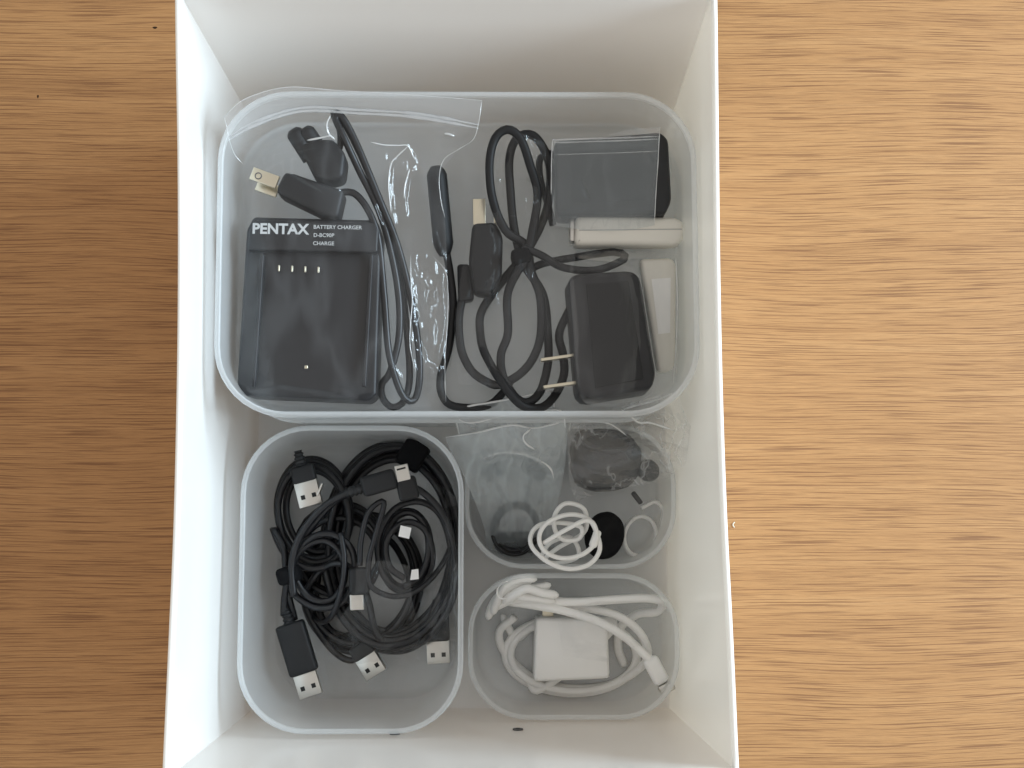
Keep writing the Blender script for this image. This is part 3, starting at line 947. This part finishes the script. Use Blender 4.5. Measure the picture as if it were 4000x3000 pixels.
def usb_a(parent, px, py, z, ang_deg, body=(16, 13, 7.5), shell=12.5, bodymat='black_soft', holes=True, roll=0.0):
    """plug pointing along ang (image angle, degrees; 0 = right, 90 = down); px,py = centre of the metal shell"""
    a = -math.radians(ang_deg)
    d = np.array([math.cos(a), math.sin(a), 0])
    s = np.array([-math.sin(a), math.cos(a), 0])
    c = P(px, py, z)
    if body:
        box_obj('plug_body', body, 1.6, bodymat, parent, tuple(c - d * (shell / 2 + body[0] / 2 - 0.5)), a, (roll, 0))
        q = np.array([c - d * (shell / 2 + body[0] - 0.6 + t) for t in np.linspace(0, 8, 17)])
        rr = np.array([3.0 - 0.1 * k * .6 + (0.35 if k % 4 < 2 else -0.25) for k in range(17)])
        V, F = tube_geo(q, rr, 12)
        mesh('strain_relief', V, F, bodymat, parent)
    sh = box_obj('plug_shell', (shell, 12.0, 4.5), 0.35, 'steel', parent, tuple(c), a, (roll, 0), 2)
    if holes:
        for k in (-1, 1):
            hc = c + d * 1.4 + s * (2.9 * k) + np.array([0, 0, 2.26 + (0.0 if roll == 0 else 2.9 * k * math.tan(roll))])
            box_obj('latch_hole', (2.3, 2.2, 0.12), 0, 'hole', sh, tuple(hc), a, (roll, 0), smooth=False)
    return c - d * (shell / 2 + (body[0] if body else 0) + 6)


GRP = None
fbx = 2.6 + 1.7

k1 = root('usb_cable', 'thick black cable in a wide coil bound by a broad fabric strap', 'cable', P(1530, 2120, fbx))
cable('cord', coil(1530, 2130, 248, 372, 7.2, 12, 36, 2.0, 0.09, 0.05, 1, (4, -4)), 2.0, 'black', k1)
sp = P(1612, 1778, 33)
box_obj('strap', (13.5, 15.5, 18), 2.0, 'strap', k1, tuple(sp), math.radians(-32))

k2 = root('usb_cable', 'small black cable coil with a bent open metal plug on top', 'cable', P(1230, 1960, fbx))
cable('cord', coil(1238, 1985, 138, 190, 4.3, 20, 42, 1.2, 0.10, -0.12, 2, (-20, 30)) + [(1110, 2150, 44), (1120, 2290, 42), (1150, 2420, 36)], 1.9, 'black', k2)
ep = usb_a(k2, 1205, 1928, 50, 75, (9, 12.4, 6.5), 13.0)
bt = P(1251, 1912, 52)
box_obj('bent_flap', (1.0, 6.5, 4.0), 0.2, 'steel', k2, tuple(bt), -0.35)

k3 = root('usb_cable', 'black cable arching over the coils to a small flat metal tip', 'cable', P(1500, 1950, fbx))
cable('cord', [(1148, 2330, 52), (1140, 2200, 54), (1180, 2080, 56), (1270, 1975, 58), (1370, 1918, 60)], 1.9, 'black', k3)
q = P(np.linspace(1352, 1420, 17), np.linspace(1926, 1905, 17), 60.5)
V, F = tube_geo(q, np.array([2.4 + (0.5 if k % 4 < 2 else 0) for k in range(17)]), 12)
mesh('strain_relief', V, F, 'black_soft', k3)
pa = P(1480, 1886, 61)
box_obj('plug_body', (18, 10.5, 6.5), 2.0, 'black_soft', k3, tuple(pa), math.radians(16))
cable('cord', [(1150, 2180, 48), (1215, 2060, 50), (1320, 1950, 52), (1470, 1895, 52), (1620, 1905, 52), (1730, 2010, 50), (1775, 2160, 46), (1770, 2330, 42), (1690, 2470, 34), (1580, 2540, 22), (1450, 2530, 12), (1350, 2480, 8)], 1.9, 'black', k3)
ms = P(1573, 1848, 62)
tip = box_obj('plug_shell', (6.9, 8.6, 2.0), 0.4, 'steel', k3, tuple(ms), math.radians(13))
for dy, wv_ in ((-17, 4.6),):
    hp = P(1567, 1848 + dy, 63.02)
    box_obj('latch_slot', (wv_, 0.9, 0.1), 0, 'hole', tip, tuple(hp), math.radians(15), smooth=False)
pb2 = P(1592, 1908, 60)
box_obj('tip_body', (10.5, 12, 6.0), 1.8, 'black_soft', k3, tuple(pb2), math.radians(13))

k4 = root('usb_cable', 'black cable bundle ending in a long chunky plug with two square holes', 'cable', P(1170, 2500, fbx))
end = usb_a(k4, 1203, 2672, 40, 72, (27, 15, 8.5), 12.5)
cable('cord', [(1108, 2405, 40), (1112, 2330, 42), (1130, 2240, 46), (1175, 2150, 50), (1260, 2110, 50), (1330, 2160, 50), (1345, 2260, 48), (1300, 2340, 46), (1220, 2340, 46), (1160, 2270, 47), (1150, 2190, 48),
               (1200, 2110, 52), (1290, 2085, 53), (1370, 2140, 52), (1385, 2250, 50), (1340, 2350, 48), (1240, 2375, 46), (1150, 2320, 44), (1120, 2230, 42)], 1.8, 'black', k4)
tb_ = P(1130, 2245, 48)
box_obj('tie', (12, 9, 13), 2.4, 'strap', k4, tuple(tb_), 0.3)

k5 = root('usb_cable', 'black cable hanging in a deep loop to a tilted square metal plug', 'cable', P(1400, 2480, fbx))
usb_a(k5, 1450, 2598, 27, 58, (8, 12.4, 6.5), 11.5, roll=0.12)
cable('cord', [(1420, 2545, 26), (1370, 2580, 24), (1300, 2540, 26), (1220, 2430, 30), (1190, 2330, 36), (1250, 2230, 40), (1330, 2200, 44), (1400, 2250, 44), (1440, 2350, 42), (1470, 2470, 36), (1540, 2530, 30), (1640, 2500, 28), (1720, 2400, 22), (1765, 2250, 14), (1760, 2100, 10)], 1.8, 'black', k5)
cable('cord', [(1230, 2130, 16), (1190, 2230, 22), (1195, 2320, 28), (1230, 2420, 28), (1320, 2500, 26), (1430, 2510, 26), (1540, 2450, 28), (1600, 2340, 30), (1590, 2230, 26), (1540, 2130, 18), (1480, 2080, 12)], 1.8, 'black', k5)

k6 = root('usb_cable', 'black cable down the right side to a flat plug near the wall', 'cable', P(1720, 2400, fbx))
usb_a(k6, 1712, 2546, 24, 87, (14, 13, 7), 12.0)
cable('cord', [(1712, 2440, 24), (1745, 2330, 30), (1765, 2180, 36), (1725, 2020, 42), (1640, 1960, 46), (1540, 1990, 48), (1480, 2100, 48), (1490, 2230, 46), (1560, 2300, 44), (1650, 2280, 42), (1690, 2180, 44), (1660, 2070, 46), (1580, 2040, 50), (1510, 2110, 51), (1520, 2210, 50), (1580, 2260, 48)], 1.8, 'black', k6)

k7 = root('usb_cable', 'thin black cable with a short silver plug facing the bottom wall', 'cable', P(1400, 2300, fbx))
cable('cord', [(1405, 2210, 55), (1410, 2110, 56), (1440, 2000, 56), (1500, 1960, 56), (1470, 2080, 57), (1440, 2200, 56), (1450, 2290, 55), (1540, 2330, 54), (1640, 2300, 52), (1730, 2200, 44), (1770, 2080, 30), (1740, 1980, 16)], 1.5, 'black', k7)
box_obj('plug_body', (10, 14, 6), 1.8, 'black_soft', k7, tuple(P(1402, 2270, 54)), 0.05)
box_obj('plug_shell', (7.0, 8.0, 2.2), 0.4, 'steel', k7, tuple(P(1394, 2352, 54)), 0.05)
cable('cord', [(1330, 2080, 54), (1345, 2180, 55), (1335, 2290, 54), (1300, 2400, 48), (1250, 2430, 36), (1200, 2370, 24), (1180, 2280, 16)], 1.5, 'black', k7)

k8 = root('usb_cable', 'looped black cable with white paper tags in the middle of the tangle', 'cable', P(1590, 2150, fbx))
cable('cord', coil(1585, 2150, 92, 150, 4.2, 30, 47, 0.6, 0.06, 0.1, 8), 1.7, 'black', k8)
prism('paper_tag', [(1565, 2052), (1607, 2062), (1598, 2105), (1556, 2095)], 55, 55.5, 'white', k8, 0.0)
prism('paper_tag', [(1608, 2226), (1634, 2222), (1636, 2262), (1602, 2266)], 52, 52.5, 'white', k8, 0.0)

mb = root('clear_bag', 'crumpled clear bag pressed against the wall among black cables', 'bag', P(1700, 2300, fbx))
rows = [[(1660, 1880, 30), (1730, 1900, 40), (1785, 1950, 60)], [(1650, 2120, 40), (1720, 2120, 48), (1790, 2150, 62)], [(1640, 2350, 40), (1715, 2350, 46), (1792, 2350, 60)], [(1600, 2560, 24), (1700, 2600, 30), (1785, 2560, 48)]]
film('film', rows, 60, 150, 'film', mb, 1.8, (0.02, 0.011), (), 41)
rows = [[(1390, 2200, 58), (1500, 2190, 58), (1600, 2210, 56)], [(1380, 2330, 57), (1500, 2330, 58), (1610, 2340, 55)], [(1270, 2520, 32), (1450, 2560, 33), (1640, 2520, 32)], [(1290, 2700, 12), (1430, 2720, 10), (1560, 2690, 12)]]
film('film', rows, 90, 120, 'film', mb, 1.5, (0.014, 0.012), [([(1275, 2560), (1340, 2640), (1480, 2640)], 2.2, 14)], 43)

# ================================================================== EARPHONE BOX
we = root('earphones', 'white earphone cord coiled over the edge of its low box', 'earphones', P(2200, 2120, fbx))
z0 = 47
wc = [(2123, 2122, z0 + 4), (2200, 2075, z0 + 8), (2290, 2032, z0 + 8), (2325, 2060, z0 + 6), (2325, 2120, z0 + 4), (2270, 2168, z0 + 4), (2190, 2180, z0 + 4), (2125, 2150, z0 + 5), (2106, 2095, z0 + 6), (2140, 2040, z0 + 6), (2220, 2010, z0 + 5), (2295, 2025, z0 + 4),
      (2330, 2080, z0 + 2), (2342, 2150, z0 + 3), (2300, 2205, z0 + 4), (2220, 2222, z0 + 4.5), (2140, 2195, z0 + 5), (2080, 2140, z0 + 4), (2074, 2090, z0 + 2), (2110, 2050, z0 + 1), (2190, 2042, z0), (2270, 2060, z0),
      (2260, 2105, z0 - 1), (2200, 2108, z0), (2168, 2070, z0 + 2), (2168, 2010, z0 + 2), (2205, 1968, z0 + 1), (2262, 1975, z0), (2290, 2010, z0 - 2), (2280, 2080, z0 - 4), (2180, 2140, z0 - 6), (2130, 2185, z0 - 8), (2180, 2200, z0 - 9), (2260, 2170, z0 - 8), (2230, 2100, z0 - 8), (2150, 2120, z0 - 7), (2110, 2180, z0 - 9)]
cable('cord', wc, 1.25, 'white', we, 1.4)
sl = P(2325, 2105, z0 + 3)
box_obj('remote', (4.2, 9.5, 4.2), 1.5, 'white_case', we, tuple(sl), -0.35)
pe = root('ear_pad', 'round black foam ear pad standing behind the white cord', 'ear pad', P(2360, 2085, fbx))
cp = P(2362, 2092, 32)
th = np.linspace(0, 2 * math.pi, 33)[:-1]
Rt = np.array(Matrix.Rotation(math.radians(38), 3, 'Y') @ Matrix.Rotation(math.radians(10), 3, 'X'))
prof = [(3.0, -4), (9.5, -4.2), (12.2, -2.5), (12.9, 0), (12.2, 2.5), (9.5, 4.2), (6.5, 4.4), (4.2, 2.6), (1.2, 2.0)]
lsr = [(np.column_stack([a * np.cos(th), a * np.sin(th), np.full(32, b)]) @ Rt.T) + cp for a, b in prof]
V, F = loops(lsr)
mesh('pad', V, F, 'foam', pe)

ws = root('earphones', 'thin white earphone cord resting by the rounded corner of its low box', 'earphones', P(2500, 2080, fbx))
cable('cord', coil(2500, 2095, 62, 78, 2.6, 10, 20, 0.4, 0.06, 0.2, 12), 1.1, 'white', ws, 1.4)
box_obj('jack', (2.6, 8.0, 2.6), 0.9, 'grey', ws, tuple(P(2488, 1945, 22)), 0.65)
cable('cord', [(2505, 1985, 20), (2560, 1960, 18), (2590, 2000, 15), (2575, 2080, 12)], 1.1, 'white', ws, 1.4)

be = root('earphones', 'black earphones bundled inside the upright milky zip bag', 'earphones', P(2010, 2000, fbx))
cable('cord', coil(2015, 2065, 82, 92, 4.2, 12, 26, 0.2, 0.09, 0.2, 15), 1.1, 'black', be, 1.6)
for (x, y, r_) in ((1925, 1840, 0.4), (2085, 1835, -0.7)):
    c = P(x, y, 30)
    d = np.array([math.cos(r_), math.sin(r_), 0.2])
    q = np.array([c + d * t for t in np.linspace(-7, 7, 15)])
    rr = np.array([1.2, 3.2, 4.2, 4.8, 5, 5, 4.8, 4.2, 3.6, 3.2, 3.4, 3.9, 3.9, 3.2, 1.4])
    V, F = tube_geo(q, rr, 16)
    mesh('earbud', V, F, 'black_soft', be)
cable('cord', [(1930, 1860, 28), (1960, 1930, 24), (2010, 1980, 22)], 1.1, 'black', be, 1.6)
cable('cord', [(2075, 1860, 28), (2060, 1930, 24), (2040, 1990, 22)], 1.1, 'black', be, 1.6)
prism('pouch', [(1935, 2080), (2100, 2075), (2130, 2140), (2110, 2158), (1960, 2168), (1930, 2140)], 6, 12, 'black_soft', be, 1.5)

ba = root('zip_bag', 'milky zip bag standing open with its flap up between the boxes', 'bag', P(1990, 1850, fbx))
back = [[(1815, 1592, 94), (1930, 1570, 97), (2050, 1548, 99), (2152, 1530, 100)], [(1782, 1632, 86), (1900, 1625, 88), (2050, 1615, 90), (2165, 1596, 90)], [(1800, 1740, 66), (1920, 1745, 66), (2060, 1740, 66), (2215, 1700, 68)], [(1835, 1950, 30), (1940, 1960, 30), (2060, 1960, 30), (2190, 1940, 30)]]
film('back_film', back, 100, 100, 'film_flap', ba, 0.6, (0.008, 0.008), [([(1790, 1640), (1880, 1655), (2050, 1600)], 1.5, 14)], 51)
front = [[(1738, 1708, 74), (1860, 1690, 78), (1995, 1660, 82), (2075, 1672, 82), (2200, 1640, 84), (2222, 1600, 85)], [(1760, 1760, 66), (1870, 1760, 70), (2000, 1750, 74), (2090, 1750, 74), (2190, 1730, 72), (2215, 1710, 72)], [(1830, 1900, 48), (1900, 1880, 50), (2000, 1880, 50), (2090, 1880, 48), (2150, 1880, 46), (2190, 1880, 44)], [(1890, 2060, 30), (1950, 2060, 31), (2020, 2060, 31), (2090, 2060, 31), (2130, 2055, 30), (2170, 2050, 28)], [(1900, 2172, 9), (1950, 2180, 9), (2020, 2182, 9), (2090, 2180, 9), (2130, 2176, 9), (2165, 2168, 9)]]
film('front_film', front, 120, 120, 'film_flap', ba, 0.9, (0.01, 0.007), [([(1995, 1662), (2040, 1720), (2100, 1760)], 2.5, 18), ([(2075, 1672), (2050, 1710), (2060, 1740), (2088, 1758)], 3.5, 13), ([(1885, 1795), (1960, 1768), (2050, 1780), (2140, 1830), (2165, 1880)], 2.5, 16)], 53)
line3('mouth_edge', [(1738, 1708, 74.2), (1860, 1690, 78.2), (1995, 1660, 82.2), (2075, 1672, 82.2), (2140, 1662, 83), (2200, 1640, 84), (2222, 1600, 85)], 0.5, 'fold_glint', ba)
line3('mouth_edge', [(1800, 1720, 70), (1782, 1632, 86), (1815, 1592, 94), (1930, 1570, 97), (2050, 1548, 99), (2152, 1530, 100), (2165, 1596, 90)], 0.5, 'fold_glint', ba)
line3('press_seal', [(1782, 1632, 86.5), (1820, 1650, 88), (1870, 1648, 89), (1960, 1625, 90), (2050, 1612, 90), (2165, 1600, 90.5), (2200, 1615, 89), (2208, 1670, 86)], 0.5, 'fold_glint', ba)
line3('fold_glint', [(1885, 1798, 62), (1900, 1785, 63), (1960, 1769, 64), (2040, 1774, 64), (2110, 1800, 62), (2150, 1830, 60), (2163, 1870, 58)], 0.5, 'fold_glint', ba)
line3('fold_glint', [(2072, 1676, 83), (2045, 1702, 82), (2052, 1730, 80), (2088, 1756, 78)], 0.55, 'fold_glint', ba)

de = root('earphone_case', 'dark rounded earphone case inside the flared crinkled bag', 'case', P(2390, 1790, fbx))
prism('body', [(2238, 1690), (2300, 1668), (2430, 1672), (2500, 1720), (2520, 1790), (2500, 1880), (2420, 1920), (2290, 1915), (2240, 1860)], 6, 42, 'black_soft', de, 7.0)
cable('cord', coil(2370, 1725, 95, 34, 2.5, 44, 48, 0, 0.1, 0.1, 19), 1.3, 'black', de, 1.6)
q = np.array([P(2505 + 10 * t, 1822 + 6 * t, 38 - t * 0.5) for t in range(7)])
V, F = tube_geo(q, np.array([4.0, 5.4, 5.8, 5.8, 5.4, 4.6, 2.5]), 16)
mesh('earbud', V, F, 'black_soft', de)
bb = root('clear_bag', 'crinkled clear bag flaring over the rims toward the bin wall', 'bag', P(2400, 1800, fbx))
rows = [[(2222, 1640, 70), (2235, 1625, 72), (2340, 1610, 90), (2470, 1575, 108), (2640, 1525, 118)], [(2218, 1700, 62), (2300, 1670, 66), (2420, 1660, 74), (2540, 1650, 84), (2690, 1650, 92)], [(2220, 1790, 54), (2320, 1760, 56), (2440, 1740, 60), (2560, 1740, 72), (2752, 1768, 78)], [(2225, 1880, 46), (2320, 1860, 50), (2440, 1840, 52), (2560, 1840, 58), (2660, 1826, 66)], [(2250, 1960, 38), (2330, 1930, 40), (2440, 1905, 44), (2540, 1890, 48), (2610, 1870, 54)]]
film('film', rows, 150, 130, 'film_haze', bb, 1.3, (0.011, 0.02), [([(2425, 1600), (2520, 1570), (2590, 1555), (2650, 1530)], 4.5, 16), ([(2425, 1602), (2490, 1648), (2560, 1655), (2630, 1680)], 4.0, 12), ([(2235, 1635), (2300, 1645), (2380, 1665), (2440, 1700)], 3.5, 14), ([(2370, 1650), (2440, 1700)], 3.0, 11), ([(2330, 1690), (2350, 1705)], 3.0, 10), ([(2500, 1700), (2620, 1730), (2750, 1766)], 2.5, 16), ([(2560, 1860), (2680, 1800), (2750, 1770)], 2.2, 16)], 61)
line3('mouth_edge', [(2428, 1600, 101), (2460, 1624, 97), (2495, 1650, 92), (2530, 1650, 92), (2560, 1656, 90), (2635, 1682, 88)], 0.6, 'fold_glint', bb)
line3('fold_glint', [(2430, 1600, 101), (2480, 1585, 106), (2560, 1563, 110), (2600, 1548, 113), (2650, 1530, 117)], 0.5, 'fold_glint', bb)  # white tube painted in for the sparkle on this ridge
line3('mouth_edge', [(2222, 1690, 66), (2228, 1650, 72), (2240, 1632, 75), (2300, 1643, 78), (2360, 1650, 82), (2400, 1665, 80), (2448, 1702, 74)], 0.4, 'fold_glint', bb)

# ================================================================== WHITE CABLE BOX
wk = root('usb_cable', 'white cable folded in a bunch ending in a chunky white plug', 'cable', P(2250, 2400, fbx))
cable('cord', [(1940, 2370, 34), (1955, 2318, 38), (1990, 2277, 42), (2040, 2259, 44), (2098, 2262, 44)], 2.3, 'white', wk, 1.2, 12, round_ends=True)
cable('cord', [(1985, 2345, 36), (2020, 2312, 40), (2070, 2300, 41), (2120, 2292, 40), (2152, 2283, 40)], 2.2, 'white', wk, 1.2, 12, round_ends=True)
cable('cord', [(1965, 2352, 38), (2020, 2318, 43), (2060, 2300, 45), (2120, 2316, 44), (2182, 2326, 43)], 2.3, 'white', wk, 1.2, 12, round_ends=True)
cable('cord', [(1925, 2400, 30), (1945, 2340, 36), (1985, 2295, 39), (2040, 2276, 40), (2075, 2282, 40)], 2.2, 'white', wk, 1.2, 12, round_ends=True)
cable('cord', [(1905, 2420, 26), (1925, 2360, 31), (1965, 2318, 35), (2030, 2330, 40), (2110, 2340, 40), (2170, 2350, 39)], 2.2, 'white', wk, 1.2, 12, round_ends=True)
cable('cord', [(1930, 2372, 30), (2000, 2345, 34), (2100, 2345, 36), (2250, 2352, 37), (2400, 2342, 37), (2530, 2337, 36), (2585, 2352, 34), (2570, 2388, 28), (2490, 2400, 22), (2425, 2450, 14), (2415, 2530, 9), (2440, 2600, 7.5)], 2.3, 'white', wk, 1.6, 12)
cable('cord', [(1990, 2350, 32), (2090, 2365, 35), (2200, 2385, 37), (2330, 2425, 38), (2430, 2480, 38), (2500, 2540, 37), (2550, 2590, 36)], 2.3, 'white', wk, 1.6, 12)
cable('cord', [(2110, 2350, 30), (2260, 2370, 30), (2400, 2400, 31), (2490, 2460, 30), (2530, 2540, 26), (2510, 2600, 18), (2400, 2670, 9), (2250, 2690, 8), (2100, 2660, 8), (1980, 2560, 10), (1950, 2470, 14), (2010, 2410, 20)], 2.2, 'white', wk, 1.6, 12)
pa = P(2562, 2618, 36)
box_obj('plug_body', (8.5, 15, 6.8), 2.6, 'white_case', wk, tuple(pa), math.radians(28), segs=4)
box_obj('plug_shell', (8.3, 5.5, 2.6), 0.9, 'steel', wk, tuple(P(2604, 2686, 35)), math.radians(28))
line3('twist_tie', [(1978, 2340, 44), (1950, 2335, 43), (1942, 2305, 44), (1958, 2280, 46), (1985, 2270, 47)], 0.45, 'white', wk, 8)
wl = root('usb_cable', 'loose white cable looped on the floor around the square white charger', 'cable', P(2240, 2560, fbx))
cable('cord', [(1960, 2400, 16)] + coil(2235, 2560, 258, 148, 2.3, 7.2, 13, 3.6, 0.07, 0.03, 51) + [(2120, 2690, 12), (2060, 2640, 9)], 2.1, 'white', wl, 1.6, 12, round_ends=True)
wch = root('wall_charger', 'white square wall charger lying flat under the white cable', 'charger', P(2230, 2540, fbx))
prism('body', [(2092, 2425), (2100, 2412), (2358, 2418), (2374, 2430), (2382, 2645), (2370, 2652), (2096, 2664), (2084, 2655)], fbx + 0.4, 27, 'white_case', wch, 2.0)
box_obj('blade', (6.0, 12, 1.4), 0.3, 'brass', wch, tuple(P(2140, 2400, 16)), 0)
box_obj('blade', (6.0, 12, 1.4), 0.3, 'brass', wch, tuple(P(2240, 2398, 16)), 0)
wb = root('clear_bag', 'crinkled clear bag around the white cable in its low box', 'bag', P(2400, 2400, fbx))
rows = [[(2150, 2275, 22), (2290, 2262, 26), (2430, 2268, 28), (2560, 2300, 30)], [(2160, 2350, 30), (2300, 2370, 40), (2450, 2370, 40), (2600, 2380, 36)], [(2180, 2440, 30), (2320, 2470, 42), (2470, 2480, 42), (2625, 2450, 34)], [(2200, 2560, 29), (2330, 2580, 32), (2460, 2590, 34), (2610, 2540, 28)]]
film('film', rows, 110, 90, 'film', wb, 1.6, (0.012, 0.014), [([(2290, 2262), (2310, 2330)], 2.5, 14), ([(2590, 2420), (2620, 2450), (2600, 2480)], 3.0, 12), ([(2460, 2290), (2560, 2330)], 2.0, 12)], 71)
rows = [[(1870, 2380, 24), (1950, 2370, 34), (2050, 2380, 36)], [(1880, 2480, 18), (1970, 2470, 26), (2070, 2450, 30)], [(1900, 2600, 8), (2000, 2620, 14), (2080, 2600, 20)]]
film('film', rows, 60, 70, 'film', wb, 1.5, (0.015, 0.01), (), 73)

# ================================================================== BITS ON THE TABLE
for (x, y, a, b) in ((605, 108, 1.3, 0.7), (148, 377, 0.5, 1.0)):
    c = P(x, y, 0.06)
    th = np.linspace(0, 2 * math.pi, 13)[:-1]
    lo_ = np.column_stack([c[0] + a * np.cos(th) * (1 + 0.25 * np.sin(3 * th)), c[1] + b * np.sin(th), np.full(12, 0.004)])
    hi_ = lo_.copy(); hi_[:, 2] = 0.06
    V, F = loops([lo_, hi_])
    mesh('knot', V, F, 'speck', table, False)
cs = root('paper_shred', 'tiny pale crescent scrap lying on the wood beside the bin', 'scrap', P(2867, 2050, 0))
cable('shred', [(2870, 2040, 0.3), (2864, 2046, 0.5), (2864, 2054, 0.5), (2869, 2060, 0.3)], 0.32, 'fibre', cs, 0.3, 6)

for _m in bpy.data.materials:
    _m.use_fake_user = False
